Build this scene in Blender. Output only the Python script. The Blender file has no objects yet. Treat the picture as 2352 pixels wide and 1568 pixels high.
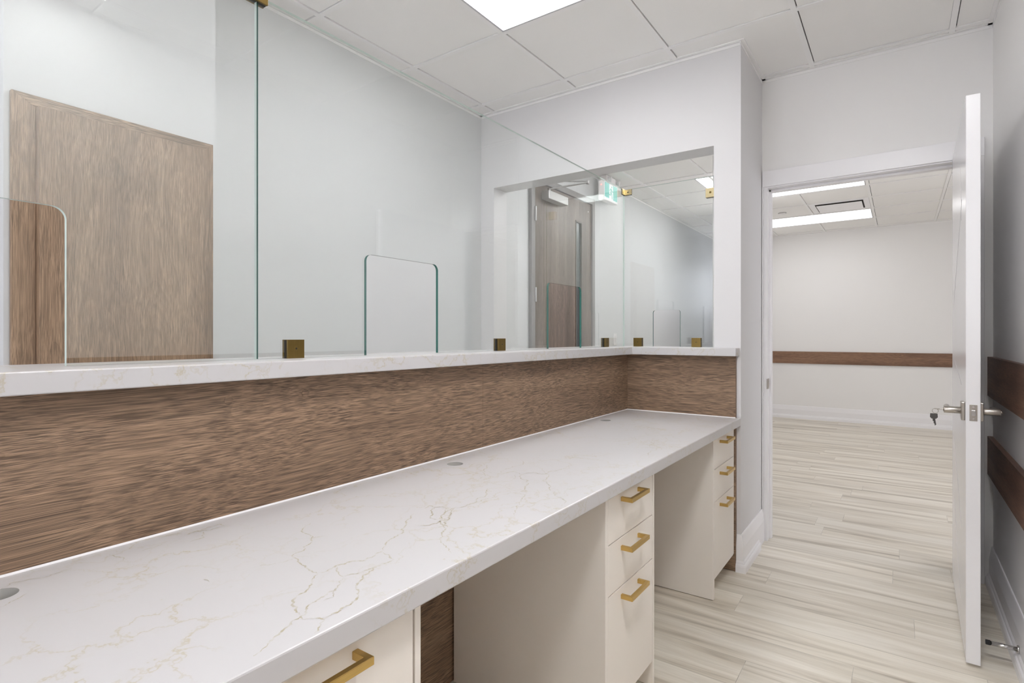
import bpy, bmesh, math, random
from mathutils import Vector, Matrix
random.seed(7)
SC = bpy.context.scene
COL = SC.collection
PI = math.pi

# ------------------------------------------------------------------ helpers
def lin(c):
    return tuple((v / 255 / 12.92) if v / 255 <= 0.04045 else ((v / 255 + 0.055) / 1.055) ** 2.4 for v in c)

def tag(o, label=None, cat=None, group=None, kind=None):
    if label: o['label'] = label
    if cat: o['category'] = cat
    if group: o['group'] = group
    if kind: o['kind'] = kind
    return o

def empty(name, loc, rz=0, **kw):
    o = bpy.data.objects.new(name, None)
    o.empty_display_size = 0.1
    COL.objects.link(o)
    o.location = loc
    o.rotation_euler = (0, 0, rz)
    return tag(o, **kw)

class MB:
    """collects shapes (in the local frame of the object) and links them as one mesh object"""
    def __init__(self):
        self.bm = bmesh.new()
    def _merge(self, tmp, mi=0):
        vm = {}
        for v in tmp.verts:
            vm[v] = self.bm.verts.new(v.co)
        for f in tmp.faces:
            try:
                nf = self.bm.faces.new([vm[v] for v in f.verts])
                nf.material_index = mi if f.material_index == 0 else f.material_index
                nf.smooth = f.smooth
            except ValueError:
                pass
        tmp.free()
        return self
    def box(self, x0, x1, y0, y1, z0, z1, bev=0, seg=2, mi=0):
        t = bmesh.new()
        vs = [t.verts.new((x, y, z)) for x in (x0, x1) for y in (y0, y1) for z in (z0, z1)]
        for q in ((0, 1, 3, 2), (4, 6, 7, 5), (0, 4, 5, 1), (2, 3, 7, 6), (0, 2, 6, 4), (1, 5, 7, 3)):
            t.faces.new([vs[i] for i in q])
        bmesh.ops.recalc_face_normals(t, faces=t.faces)
        if bev:
            bmesh.ops.bevel(t, geom=t.edges[:], offset=bev, segments=seg, affect='EDGES', profile=0.5)
        return self._merge(t, mi)
    def prism(self, pts, axis, a, b, bev=0, mi=0, side_mi=None, top_mi=None):
        """pts: 2-D outline; axis 'x': (y,z), 'y': (x,z), 'z': (x,y)"""
        t = bmesh.new()
        def P(p, h):
            return {'x': (h, p[0], p[1]), 'y': (p[0], h, p[1]), 'z': (p[0], p[1], h)}[axis]
        A = [t.verts.new(P(p, a)) for p in pts]
        B = [t.verts.new(P(p, b)) for p in pts]
        t.faces.new(A); t.faces.new(B[::-1])
        n = len(pts)
        for i in range(n):
            f = t.faces.new([A[i], A[(i + 1) % n], B[(i + 1) % n], B[i]])
            if side_mi is not None: f.material_index = side_mi
            if top_mi is not None and abs(pts[i][1] - pts[(i + 1) % n][1]) < 1e-6 and pts[i][1] > max(p[1] for p in pts) - 1e-6: f.material_index = top_mi
        bmesh.ops.recalc_face_normals(t, faces=t.faces)
        if bev:
            bmesh.ops.bevel(t, geom=t.edges[:], offset=bev, segments=2, affect='EDGES', profile=0.5)
        return self._merge(t, mi)
    def cyl(self, p, q, r, r2=None, n=24, bev=0, mi=0):
        p, q = Vector(p), Vector(q)
        d = q - p
        t = bmesh.new()
        bmesh.ops.create_cone(t, cap_ends=True, segments=n, radius1=r, radius2=r if r2 is None else r2, depth=d.length)
        if bev:
            bmesh.ops.bevel(t, geom=[e for e in t.edges if abs(e.verts[0].co.z - e.verts[1].co.z) < 1e-6], offset=bev, segments=2, affect='EDGES', profile=0.5)
        for f in t.faces:
            f.smooth = len(f.verts) == 4
        M = Matrix.Translation((p + q) / 2) @ d.to_track_quat('Z', 'Y').to_matrix().to_4x4()
        bmesh.ops.transform(t, matrix=M, verts=t.verts)
        return self._merge(t, mi)
    def sphere(self, c, r, s=(1, 1, 1), mi=0):
        t = bmesh.new()
        bmesh.ops.create_uvsphere(t, u_segments=20, v_segments=12, radius=r)
        for f in t.faces: f.smooth = True
        bmesh.ops.transform(t, matrix=Matrix.Translation(c) @ Matrix.Diagonal((*s, 1)), verts=t.verts)
        return self._merge(t, mi)
    def torus(self, c, R, r, rot=None, n=28, m=8):
        t = bmesh.new()
        rings = []
        for i in range(n):
            a = 2 * PI * i / n
            rings.append([t.verts.new(((R + r * math.cos(2 * PI * j / m)) * math.cos(a), (R + r * math.cos(2 * PI * j / m)) * math.sin(a), r * math.sin(2 * PI * j / m))) for j in range(m)])
        for i in range(n):
            for j in range(m):
                f = t.faces.new([rings[i][j], rings[(i + 1) % n][j], rings[(i + 1) % n][(j + 1) % m], rings[i][(j + 1) % m]])
                f.smooth = True
        M = Matrix.Translation(c) @ (rot.to_4x4() if rot else Matrix.Identity(4))
        bmesh.ops.transform(t, matrix=M, verts=t.verts)
        return self._merge(t)
    def beam(self, p, q, w, h, bev=0):
        """a bar of rectangular section from p to q"""
        p, q = Vector(p), Vector(q)
        d = q - p
        L = d.length
        t = bmesh.new()
        bmesh.ops.create_cube(t, size=1)
        bmesh.ops.transform(t, matrix=Matrix.Diagonal((w, h, L, 1)), verts=t.verts)
        if bev:
            bmesh.ops.bevel(t, geom=t.edges[:], offset=bev, segments=2, affect='EDGES', profile=0.5)
        bmesh.ops.transform(t, matrix=Matrix.Translation((p + q) / 2) @ d.to_track_quat('Z', 'Y').to_matrix().to_4x4(), verts=t.verts)
        return self._merge(t)
    def build(self, name, mats, parent=None, smooth=False):
        me = bpy.data.meshes.new(name)
        bmesh.ops.recalc_face_normals(self.bm, faces=self.bm.faces)
        self.bm.to_mesh(me)
        self.bm.free()
        for m in (mats if isinstance(mats, (list, tuple)) else [mats]):
            me.materials.append(m)
        o = bpy.data.objects.new(name, me)
        COL.objects.link(o)
        if parent: o.parent = parent
        return o

def copy_tree(o, parent=None):
    c = o.copy()
    COL.objects.link(c)
    if parent: c.parent = parent
    for ch in list(o.children):
        copy_tree(ch, c)
    return c

def structure(o):
    o['kind'] = 'structure'
    return o

def rrect_notch(a0, a1, h0, h1, notches):
    """outline of a pane from a0..a1, h0..h1 with notches (n0, n1, top, radius) rising from its lower edge"""
    pts = [(a0, h0)]
    for n0, n1, top, r in notches:
        pts.append((n0, h0))
        for i in range(9):
            t = PI - (PI / 2) * i / 8
            pts.append((n0 + r + r * math.cos(t), top - r + r * math.sin(t)))
        for i in range(9):
            t = PI / 2 - (PI / 2) * i / 8
            pts.append((n1 - r + r * math.cos(t), top - r + r * math.sin(t)))
        pts.append((n1, h0))
    pts += [(a1, h0), (a1, h1), (a0, h1)]
    return pts
def dup_edges(mb, axis, lo, hi, mi=2):
    """painted light: paler tone on the upright end faces of a pane"""
    k = 'xyz'.index(axis)
    for f in mb.bm.faces:
        c = [v.co[k] for v in f.verts]
        if max(c) - min(c) < 1e-6 and (abs(c[0] - lo) < 1e-5 or abs(c[0] - hi) < 1e-5): f.material_index = mi
    return mb

# ------------------------------------------------------------------ materials
def newmat(name):
    m = bpy.data.materials.new(name)
    m.use_nodes = True
    nt = m.node_tree
    b = nt.nodes['Principled BSDF']
    return m, nt, b

def N(nt, t, **kw):
    n = nt.nodes.new(t)
    for k, v in kw.items():
        if k.startswith('_'): setattr(n, k[1:], v)
        else: n.inputs[k].default_value = v
    return n

def L(nt, a, b):
    nt.links.new(a, b)

def plain(name, rgb, rough=0.5, metal=0, spec=0.5, bump=0, bscale=200, emit=0, ecol=None, mott=0.0):
    m, nt, b = newmat(name)
    c = (*lin(rgb), 1)
    b.inputs['Base Color'].default_value = c
    b.inputs['Roughness'].default_value = rough
    b.inputs['Metallic'].default_value = metal
    b.inputs['Specular IOR Level'].default_value = spec
    tc = N(nt, 'ShaderNodeTexCoord')
    if mott:
        no = N(nt, 'ShaderNodeTexNoise', Scale=2.2, Detail=3.0)
        L(nt, tc.outputs['Object'], no.inputs['Vector'])
        mx = N(nt, 'ShaderNodeMix', _data_type='RGBA')
        mx.inputs['A'].default_value = tuple(v * (1 - mott) for v in c[:3]) + (1,)
        mx.inputs['B'].default_value = tuple(min(1, v * (1 + mott)) for v in c[:3]) + (1,)
        L(nt, no.outputs['Fac'], mx.inputs['Factor'])
        L(nt, mx.outputs['Result'], b.inputs['Base Color'])
    if bump:
        no = N(nt, 'ShaderNodeTexNoise', Scale=bscale, Detail=3.0)
        L(nt, tc.outputs['Object'], no.inputs['Vector'])
        bp = N(nt, 'ShaderNodeBump', Strength=bump, Distance=0.002)
        L(nt, no.outputs['Fac'], bp.inputs['Height'])
        L(nt, bp.outputs['Normal'], b.inputs['Normal'])
    if emit:
        b.inputs['Emission Color'].default_value = (*(ecol or (1, 1, 1)), 1)
        b.inputs['Emission Strength'].default_value = emit
    return m

def brushed(name, rgb, rough, axis):
    m, nt, b = newmat(name)
    b.inputs['Metallic'].default_value = 1
    tc = N(nt, 'ShaderNodeTexCoord')
    mp = N(nt, 'ShaderNodeMapping')
    sc = [700, 700, 700]; sc['xyz'.index(axis)] = 8
    mp.inputs['Scale'].default_value = sc
    L(nt, tc.outputs['Object'], mp.inputs['Vector'])
    no = N(nt, 'ShaderNodeTexNoise', Scale=1.0, Detail=2.0)
    L(nt, mp.outputs['Vector'], no.inputs['Vector'])
    c = lin(rgb)
    mx = N(nt, 'ShaderNodeMix', _data_type='RGBA')
    mx.inputs['A'].default_value = tuple(v * 0.82 for v in c) + (1,)
    mx.inputs['B'].default_value = tuple(min(1, v * 1.15) for v in c) + (1,)
    L(nt, no.outputs['Fac'], mx.inputs['Factor'])
    L(nt, mx.outputs['Result'], b.inputs['Base Color'])
    b.inputs['Roughness'].default_value = rough
    bp = N(nt, 'ShaderNodeBump', Strength=0.08, Distance=0.0005)
    L(nt, no.outputs['Fac'], bp.inputs['Height'])
    L(nt, bp.outputs['Normal'], b.inputs['Normal'])
    return m

def wood(name, axis, dark, mid, light, seed=0.0, pore=0.44, rough=0.5, bump=0.35, gs=1.0):
    """textured wood laminate, grain along axis: soft tone bands, cathedral rings and fine dark pores"""
    m, nt, b = newmat(name)
    tc = N(nt, 'ShaderNodeTexCoord')
    k = 'xyz'.index(axis)
    def mapped(al, ac, off=0.0):
        mp = N(nt, 'ShaderNodeMapping')
        sc = [ac * gs] * 3; sc[k] = al * gs
        mp.inputs['Scale'].default_value = sc
        mp.inputs['Location'].default_value = (seed + off, seed * 1.7 + off, seed * 0.6 - off)
        L(nt, tc.outputs['Object'], mp.inputs['Vector'])
        return mp
    def warp(v, amt, src):
        ad = N(nt, 'ShaderNodeVectorMath', _operation='MULTIPLY_ADD')
        ad.inputs[1].default_value = (amt,) * 3
        L(nt, src, ad.inputs[0]); L(nt, v.outputs['Vector'], ad.inputs[2])
        return ad
    def noise(v, det, rg):
        n = N(nt, 'ShaderNodeTexNoise', Scale=1.0, Detail=det, Roughness=rg)
        L(nt, v.outputs['Vector'], n.inputs['Vector'])
        return n
    def rng(src, a, b_, c, d):
        r = N(nt, 'ShaderNodeMapRange')
        for nm, v in (('From Min', a), ('From Max', b_), ('To Min', c), ('To Max', d)): r.inputs[nm].default_value = v
        L(nt, src, r.inputs['Value'])
        return r
    w0 = noise(mapped(1.6, 4.5), 2.0, 0.5)                       # slow wander of the grain
    band = noise(warp(mapped(0.5, 9.0, 3.0), 0.8, w0.outputs['Color']), 3.0, 0.5)
    ring = noise(warp(mapped(0.45, 4.2, 11.0), 0.35, w0.outputs['Color']), 2.0, 0.45)
    mu = N(nt, 'ShaderNodeMath', _operation='MULTIPLY'); mu.inputs[1].default_value = 46.0
    L(nt, ring.outputs['Fac'], mu.inputs[0])
    fr = N(nt, 'ShaderNodeMath', _operation='FRACT'); L(nt, mu.outputs[0], fr.inputs[0])
    pores = noise(warp(mapped(22.0, 560.0, 7.0), 14.0, w0.outputs['Color']), 2.0, 0.55)
    streak = noise(warp(mapped(5.0, 210.0, 17.0), 6.0, w0.outputs['Color']), 3.0, 0.6)
    gate = noise(mapped(3.5, 16.0, 23.0), 2.0, 0.5)
    r1 = N(nt, 'ShaderNodeValToRGB')
    e = r1.color_ramp.elements
    e[0].position, e[1].position = 0.30, 0.70
    e[0].color, e[1].color = (*lin(dark), 1), (*lin(light), 1)
    e2 = r1.color_ramp.elements.new(0.50); e2.color = (*lin(mid), 1)
    L(nt, band.outputs['Fac'], r1.inputs['Fac'])
    rr = rng(fr.outputs[0], 0.0, 0.75, 0.88, 1.03)                # dark thin ring lines
    rp = rng(pores.outputs['Fac'], 0.38, 0.62, pore, 1.34)
    gt = rng(gate.outputs['Fac'], 0.30, 0.58, 0.65, 1.0)
    one = N(nt, 'ShaderNodeMix', _data_type='FLOAT'); one.inputs['A'].default_value = 1.0
    L(nt, gt.outputs[0], one.inputs['Factor']); L(nt, rp.outputs[0], one.inputs['B'])
    rs = rng(streak.outputs['Fac'], 0.32, 0.68, 0.80, 1.17)
    a = N(nt, 'ShaderNodeMath', _operation='MULTIPLY'); L(nt, rr.outputs[0], a.inputs[0]); L(nt, one.outputs['Result'], a.inputs[1])
    mm = N(nt, 'ShaderNodeMath', _operation='MULTIPLY'); L(nt, a.outputs[0], mm.inputs[0]); L(nt, rs.outputs[0], mm.inputs[1])
    mx = N(nt, 'ShaderNodeMix', _data_type='RGBA', _blend_type='MULTIPLY')
    mx.inputs['Factor'].default_value = 1
    L(nt, r1.outputs['Color'], mx.inputs['A']); L(nt, mm.outputs[0], mx.inputs['B'])
    L(nt, mx.outputs['Result'], b.inputs['Base Color'])
    b.inputs['Roughness'].default_value = rough
    b.inputs['Specular IOR Level'].default_value = 0.4
    bp = N(nt, 'ShaderNodeBump', Strength=bump, Distance=0.0015)
    L(nt, mm.outputs[0], bp.inputs['Height'])
    L(nt, bp.outputs['Normal'], b.inputs['Normal'])
    return m

W_D, W_M, W_L = (130, 106, 86), (144, 119, 97), (158, 133, 110)
wood_y = wood('wood laminate along desk', 'y', W_D, W_M, W_L, 0.0)
wood_x = wood('wood laminate across', 'x', W_D, W_M, W_L, 4.2)
wood_z = wood('wood laminate upright', 'z', W_D, W_M, W_L, 2.3, pore=0.70)
wood_rail_shaded = wood('wood rail in painted shade', 'y', (80, 57, 46), (112, 82, 66), (138, 105, 84), 8.1, pore=0.75, bump=0.15, rough=0.42)  # same wood as the desk, darkened in colour for the shaded wall
wood_door = wood('grey brown door veneer', 'z', (94, 82, 74), (112, 99, 90), (127, 113, 104), 5.5, pore=0.86, bump=0.06, rough=0.32)

paint = plain('warm white wall paint', (239, 238, 237), 0.55, spec=0.3, bump=0.04, bscale=350, mott=0.008)
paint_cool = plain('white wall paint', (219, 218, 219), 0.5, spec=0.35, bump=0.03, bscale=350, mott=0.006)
paint_lobby = plain('pale grey white lobby paint', (213, 214, 215), 0.5, spec=0.35, bump=0.03, bscale=350, mott=0.006)
trim_w = plain('satin white trim paint', (241, 240, 242), 0.3, spec=0.45)
door_w = plain('gloss white door paint', (230, 229, 231), 0.22, spec=0.5)
tile_m = plain('ceiling tile', (243, 242, 240), 0.9, spec=0.1, bump=0.25, bscale=500, mott=0.01)
grid_m = plain('ceiling grid white', (243, 242, 241), 0.45)
plenum = plain('dark plenum', (74, 72, 70), 0.9)
cream = plain('cream cabinet laminate', (240, 234, 226), 0.42, spec=0.35, bump=0.05, bscale=900)
cream_edge = plain('cream cabinet edge', (240, 234, 226), 0.4)
gap_m = plain('dark gap', (34, 29, 25), 0.8)
brass = brushed('brushed brass', (208, 176, 108), 0.28, 'y')
bronze = brushed('antique brass', (128, 107, 62), 0.30, 'z')
brass_lit = brushed('lit-tone brass', (205, 190, 150), 0.25, 'y')  # clamp brass with lamplight painted into a paler colour
nickel = brushed('brushed nickel', (178, 172, 164), 0.28, 'y')
chrome = plain('bright steel', (200, 198, 196), 0.18, metal=1)
alu = plain('silver closer paint', (196, 195, 194), 0.35, metal=0.5)
frame_m = plain('grey door frame paint', (136, 133, 131), 0.4)
rubber = plain('black rubber', (22, 22, 24), 0.7)
plastic = plain('white plastic', (232, 230, 230), 0.4)
caulk = plain('white caulk', (240, 239, 240), 0.45)
lamp_m = plain('lamp diffuser', (250, 250, 252), 0.4, emit=6.0, ecol=(0.99, 0.99, 1.0))
lamp_frame = plain('lamp frame', (196, 195, 198), 0.4)
teal = plain('exit sign green', (0, 104, 98), 0.4, emit=0.42, ecol=lin((0, 172, 160)))
sign_w = plain('exit sign lit white', (240, 244, 244), 0.4, emit=0.05, ecol=(0.95, 1, 1))
led = plain('red indicator', (240, 60, 60), 0.3, emit=3, ecol=(1, 0.15, 0.12))
dark_glass = plain('door lite glass', (70, 76, 78), 0.05, spec=0.6)
black_gap = plain('black gasket', (18, 18, 16), 0.5)

def glass_mat(name, f0, tint):
    m, nt, b = newmat(name)
    nt.nodes.remove(b)
    out = nt.nodes['Material Output']
    tr = N(nt, 'ShaderNodeBsdfTransparent'); tr.inputs['Color'].default_value = (*tint, 1)
    gl = N(nt, 'ShaderNodeBsdfGlossy'); gl.inputs['Roughness'].default_value = 0.0
    gl.inputs['Color'].default_value = (0.97, 1, 0.99, 1)
    lw = N(nt, 'ShaderNodeLayerWeight', Blend=0.5)
    pw = N(nt, 'ShaderNodeMath', _operation='POWER'); pw.inputs[1].default_value = 5.0
    L(nt, lw.outputs['Facing'], pw.inputs[0])
    ma = N(nt, 'ShaderNodeMath', _operation='MULTIPLY_ADD')
    ma.inputs[1].default_value = 1 - f0; ma.inputs[2].default_value = f0
    L(nt, pw.outputs[0], ma.inputs[0])
    mx = N(nt, 'ShaderNodeMixShader')
    L(nt, ma.outputs[0], mx.inputs['Fac'])
    L(nt, tr.outputs[0], mx.inputs[1]); L(nt, gl.outputs[0], mx.inputs[2])
    L(nt, mx.outputs[0], out.inputs['Surface'])
    return m
glass = glass_mat('clear float glass', 0.075, (0.985, 0.995, 0.99))
gl_edge = plain('green glass edge', (62, 112, 104), 0.08, spec=0.7)
gl_edge_lit = plain('glass edge in lit tone', (206, 222, 216), 0.15, spec=0.6)  # lit tone of the green edge, painted for edges that catch light

def floor_mat():
    m, nt, b = newmat('pale oak vinyl plank')
    tc = N(nt, 'ShaderNodeTexCoord')
    sx = N(nt, 'ShaderNodeSeparateXYZ'); L(nt, tc.outputs['Object'], sx.inputs[0])
    dv = N(nt, 'ShaderNodeMath', _operation='DIVIDE'); L(nt, sx.outputs['Y'], dv.inputs[0]); dv.inputs[1].default_value = 0.178
    fl = N(nt, 'ShaderNodeMath', _operation='FLOOR'); L(nt, dv.outputs[0], fl.inputs[0])
    wn = N(nt, 'ShaderNodeTexWhiteNoise', _noise_dimensions='1D'); L(nt, fl.outputs[0], wn.inputs['W'])
    xo = N(nt, 'ShaderNodeMath', _operation='MULTIPLY_ADD'); L(nt, wn.outputs['Value'], xo.inputs[0]); xo.inputs[1].default_value = 1.22
    L(nt, sx.outputs['X'], xo.inputs[2])
    cx_ = N(nt, 'ShaderNodeCombineXYZ'); L(nt, xo.outputs[0], cx_.inputs['X']); L(nt, sx.outputs['Y'], cx_.inputs['Y'])
    br = N(nt, 'ShaderNodeTexBrick', _offset=0.0, _offset_frequency=2, _squash=1.0)
    br.inputs['Color1'].default_value = (0, 0, 0, 1); br.inputs['Color2'].default_value = (1, 1, 1, 1)
    br.inputs['Mortar'].default_value = (0.5, 0.5, 0.5, 1)
    br.inputs['Scale'].default_value = 1.0
    br.inputs['Mortar Size'].default_value = 0.0012
    br.inputs['Mortar Smooth'].default_value = 0.4
    br.inputs['Brick Width'].default_value = 1.22
    br.inputs['Row Height'].default_value = 0.178
    L(nt, cx_.outputs[0], br.inputs['Vector'])
    sep = N(nt, 'ShaderNodeVectorMath', _operation='MULTIPLY_ADD')
    sep.inputs[1].default_value = (13.0, 9.0, 5.0)
    L(nt, br.outputs['Color'], sep.inputs[0])
    mp = N(nt, 'ShaderNodeMapping'); mp.inputs['Scale'].default_value = (0.75, 11.0, 1.0)
    L(nt, tc.outputs['Object'], mp.inputs['Vector'])
    L(nt, mp.outputs['Vector'], sep.inputs[2])
    n1 = N(nt, 'ShaderNodeTexNoise', Scale=1.0, Detail=4.0, Roughness=0.6, Distortion=0.9)
    L(nt, sep.outputs['Vector'], n1.inputs['Vector'])
    mp2 = N(nt, 'ShaderNodeMapping'); mp2.inputs['Scale'].default_value = (5.0, 150.0, 1.0)
    L(nt, tc.outputs['Object'], mp2.inputs['Vector'])
    n2 = N(nt, 'ShaderNodeTexNoise', Scale=1.0, Detail=2.0)
    L(nt, mp2.outputs['Vector'], n2.inputs['Vector'])
    rp = N(nt, 'ShaderNodeValToRGB')
    e = rp.color_ramp.elements
    e[0].position, e[1].position = 0.28, 0.62
    e[0].color, e[1].color = (*lin((168, 157, 140)), 1), (*lin((236, 230, 218)), 1)
    e2 = rp.color_ramp.elements.new(0.46); e2.color = (*lin((219, 211, 196)), 1)
    L(nt, n1.outputs['Fac'], rp.inputs['Fac'])
    hv = N(nt, 'ShaderNodeMapRange'); hv.inputs['To Min'].default_value = 0.93; hv.inputs['To Max'].default_value = 1.04
    L(nt, br.outputs['Color'], hv.inputs['Value'])
    fn = N(nt, 'ShaderNodeMapRange'); fn.inputs['From Min'].default_value = 0.3; fn.inputs['From Max'].default_value = 0.7
    fn.inputs['To Min'].default_value = 0.94; fn.inputs['To Max'].default_value = 1.03
    L(nt, n2.outputs['Fac'], fn.inputs['Value'])
    mort = N(nt, 'ShaderNodeMapRange'); mort.inputs['To Min'].default_value = 1.0; mort.inputs['To Max'].default_value = 0.72
    L(nt, br.outputs['Fac'], mort.inputs['Value'])
    a = N(nt, 'ShaderNodeMath', _operation='MULTIPLY'); L(nt, hv.outputs[0], a.inputs[0]); L(nt, fn.outputs[0], a.inputs[1])
    c = N(nt, 'ShaderNodeMath', _operation='MULTIPLY'); L(nt, a.outputs[0], c.inputs[0]); L(nt, mort.outputs[0], c.inputs[1])
    mx = N(nt, 'ShaderNodeMix', _data_type='RGBA', _blend_type='MULTIPLY'); mx.inputs['Factor'].default_value = 1
    L(nt, rp.outputs['Color'], mx.inputs['A']); L(nt, c.outputs[0], mx.inputs['B'])
    L(nt, mx.outputs['Result'], b.inputs['Base Color'])
    b.inputs['Roughness'].default_value = 0.36
    bp = N(nt, 'ShaderNodeBump', Strength=0.12, Distance=0.001)
    L(nt, c.outputs[0], bp.inputs['Height']); L(nt, bp.outputs['Normal'], b.inputs['Normal'])
    return m
floor_m = floor_mat()

def quartz_mat():
    m, nt, b = newmat('white quartz with tan veins')
    tc = N(nt, 'ShaderNodeTexCoord')
    wn = N(nt, 'ShaderNodeTexNoise', Scale=5.5, Detail=6.0, Roughness=0.62)
    L(nt, tc.outputs['Object'], wn.inputs['Vector'])
    def veins(scale, warp, width, loc):
        mp = N(nt, 'ShaderNodeMapping'); mp.inputs['Location'].default_value = loc
        mp.inputs['Rotation'].default_value = (0, 0, 0.5); mp.inputs['Scale'].default_value = (1.25, 0.75, 1.0)
        L(nt, tc.outputs['Object'], mp.inputs['Vector'])
        ad = N(nt, 'ShaderNodeVectorMath', _operation='MULTIPLY_ADD'); ad.inputs[1].default_value = (warp,) * 3
        L(nt, wn.outputs['Color'], ad.inputs[0]); L(nt, mp.outputs['Vector'], ad.inputs[2])
        vo = N(nt, 'ShaderNodeTexVoronoi', Scale=scale, _feature='DISTANCE_TO_EDGE')
        L(nt, ad.outputs['Vector'], vo.inputs['Vector'])
        mr = N(nt, 'ShaderNodeMapRange'); mr.inputs['From Min'].default_value = 0.0; mr.inputs['From Max'].default_value = width
        mr.inputs['To Min'].default_value = 1.0; mr.inputs['To Max'].default_value = 0.0
        L(nt, vo.outputs['Distance'], mr.inputs['Value'])
        return mr
    def mask(scale, lo, hi, loc):
        mp = N(nt, 'ShaderNodeMapping'); mp.inputs['Location'].default_value = loc
        L(nt, tc.outputs['Object'], mp.inputs['Vector'])
        no = N(nt, 'ShaderNodeTexNoise', Scale=scale, Detail=2.0)
        L(nt, mp.outputs['Vector'], no.inputs['Vector'])
        mr = N(nt, 'ShaderNodeMapRange'); mr.inputs['From Min'].default_value = lo; mr.inputs['From Max'].default_value = hi
        L(nt, no.outputs['Fac'], mr.inputs['Value'])
        return mr
    def mul(a, bb, k=1.0):
        x = N(nt, 'ShaderNodeMath', _operation='MULTIPLY'); L(nt, a.outputs[0], x.inputs[0]); L(nt, bb.outputs[0], x.inputs[1])
        y = N(nt, 'ShaderNodeMath', _operation='MULTIPLY'); L(nt, x.outputs[0], y.inputs[0]); y.inputs[1].default_value = k
        return y
    v1 = mul(veins(6.5, 0.34, 0.030, (0.3, 0.1, 0)), mask(2.6, 0.40, 0.58, (0, 0, 0)), 0.65)
    v2 = mul(veins(9.0, 0.30, 0.035, (2.3, 1.1, 0)), mask(3.1, 0.52, 0.72, (5, 2, 0)), 0.60)
    v3 = mul(veins(6.5, 0.34, 0.10, (0.3, 0.1, 0)), mask(2.6, 0.46, 0.66, (0, 0, 0)), 0.10)
    s = N(nt, 'ShaderNodeMath', _operation='MAXIMUM'); L(nt, v1.outputs[0], s.inputs[0]); L(nt, v2.outputs[0], s.inputs[1])
    s2 = N(nt, 'ShaderNodeMath', _operation='MAXIMUM'); L(nt, s.outputs[0], s2.inputs[0]); L(nt, v3.outputs[0], s2.inputs[1])
    fine = N(nt, 'ShaderNodeTexNoise', Scale=60.0, Detail=3.0); L(nt, tc.outputs['Object'], fine.inputs['Vector'])
    fm = N(nt, 'ShaderNodeMapRange'); fm.inputs['From Min'].default_value = 0.3; fm.inputs['From Max'].default_value = 0.6
    fm.inputs['To Min'].default_value = 0.35; fm.inputs['To Max'].default_value = 1.0
    L(nt, fine.outputs['Fac'], fm.inputs['Value'])
    s3 = mul(s2, fm)
    mx = N(nt, 'ShaderNodeMix', _data_type='RGBA')
    mx.inputs['A'].default_value = (*lin((199, 197, 198)), 1); mx.inputs['B'].default_value = (*lin((176, 164, 128)), 1)
    L(nt, s3.outputs[0], mx.inputs['Factor'])
    L(nt, mx.outputs['Result'], b.inputs['Base Color'])
    b.inputs['Roughness'].default_value = 0.30
    b.inputs['Specular IOR Level'].default_value = 0.45
    return m
quartz = quartz_mat()

# ------------------------------------------------------------------ dimensions
CEIL = 2.66
XL, XR = -2.315, 0.362          # lobby wall, wall beside the open door
YB, YD = -2.3, 3.46             # wall behind the camera, doorway wall
YW, YW2 = 2.937, 3.08           # end wall of the desk (with the opening)
XP, XP2 = -0.655, -0.787        # pillar faces
CT = 0.77                       # worktop height
LT = 1.121                      # ledge height
RY0, RY1, RX0, RX1 = 3.60, 8.86, -1.58, 2.6   # next room
RC = 2.64

# ------------------------------------------------------------------ shell
structure(MB().box(-2.6, 2.8, -2.5, 9.6, -0.1, 0).build('floor', floor_m))

structure(MB().box(XL - 0.12, XL, YB, 9.4, 0, 2.8).build('wall_lobby', paint_lobby))
structure(MB().box(XL, -2.15, 0.47, 1.083, 0, CEIL).build('wall_pilaster', paint_lobby))
structure(MB().box(XR, XR + 0.12, YB, RY0, 0, 2.8).build('wall_right', paint))
WX0, WX1, WZ0, WZ1 = -2.0, -0.62, 0.80, 2.40     # unseen window behind the viewer, supplying cool daylight
wb = MB()
wb.box(XL - 0.12, WX0, YB - 0.12, YB, 0, 2.8); wb.box(WX1, XR + 0.12, YB - 0.12, YB, 0, 2.8)
wb.box(WX0, WX1, YB - 0.12, YB, 0, WZ0); wb.box(WX0, WX1, YB - 0.12, YB, WZ1, 2.8)
structure(wb.build('wall_back', paint))
wf = MB()
for a0, a1 in ((WX0, WX0 + 0.05), (WX1 - 0.05, WX1), ((WX0 + WX1) / 2 - 0.025, (WX0 + WX1) / 2 + 0.025)):
    wf.box(a0, a1, YB - 0.09, YB - 0.03, WZ0, WZ1, bev=0.003)
wf.box(WX0, WX1, YB - 0.09, YB - 0.03, WZ0, WZ0 + 0.05, bev=0.003); wf.box(WX0, WX1, YB - 0.09, YB - 0.03, WZ1 - 0.05, WZ1, bev=0.003)
structure(wf.build('unseen_window_1', trim_w))
end = MB()
end.box(XL, -2.207, YW, YW2, 0, 2.7)
end.box(-2.207, XP2, YW, YW2, 2.164, 2.7)
end.box(XP2, XP, YW, YD, 0, 2.7)
end.box(-1.30, XP2, YW, YW2, 0, 1.080)
structure(end.build('wall_end', paint_cool))
dw = MB()                       # doorway wall; opening -0.643..0.25, height 2.05
dw.box(XP2, -0.643, YD, RY0, 0, 2.8)
dw.box(-0.643, 0.25, YD, RY0, 2.05, 2.8)
dw.box(0.25, RX1 + 0.12, YD, RY0, 0, 2.8)
structure(dw.build('wall_doorway', paint))
wfar = MB()                     # far wall; unseen window at the corridor end, added for light
wfar.box(-1.70, RX1 + 0.12, RY1, RY1 + 0.12, 0, 2.8); wfar.box(-2.45, -2.10, RY1, RY1 + 0.12, 0, 2.8)
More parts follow.
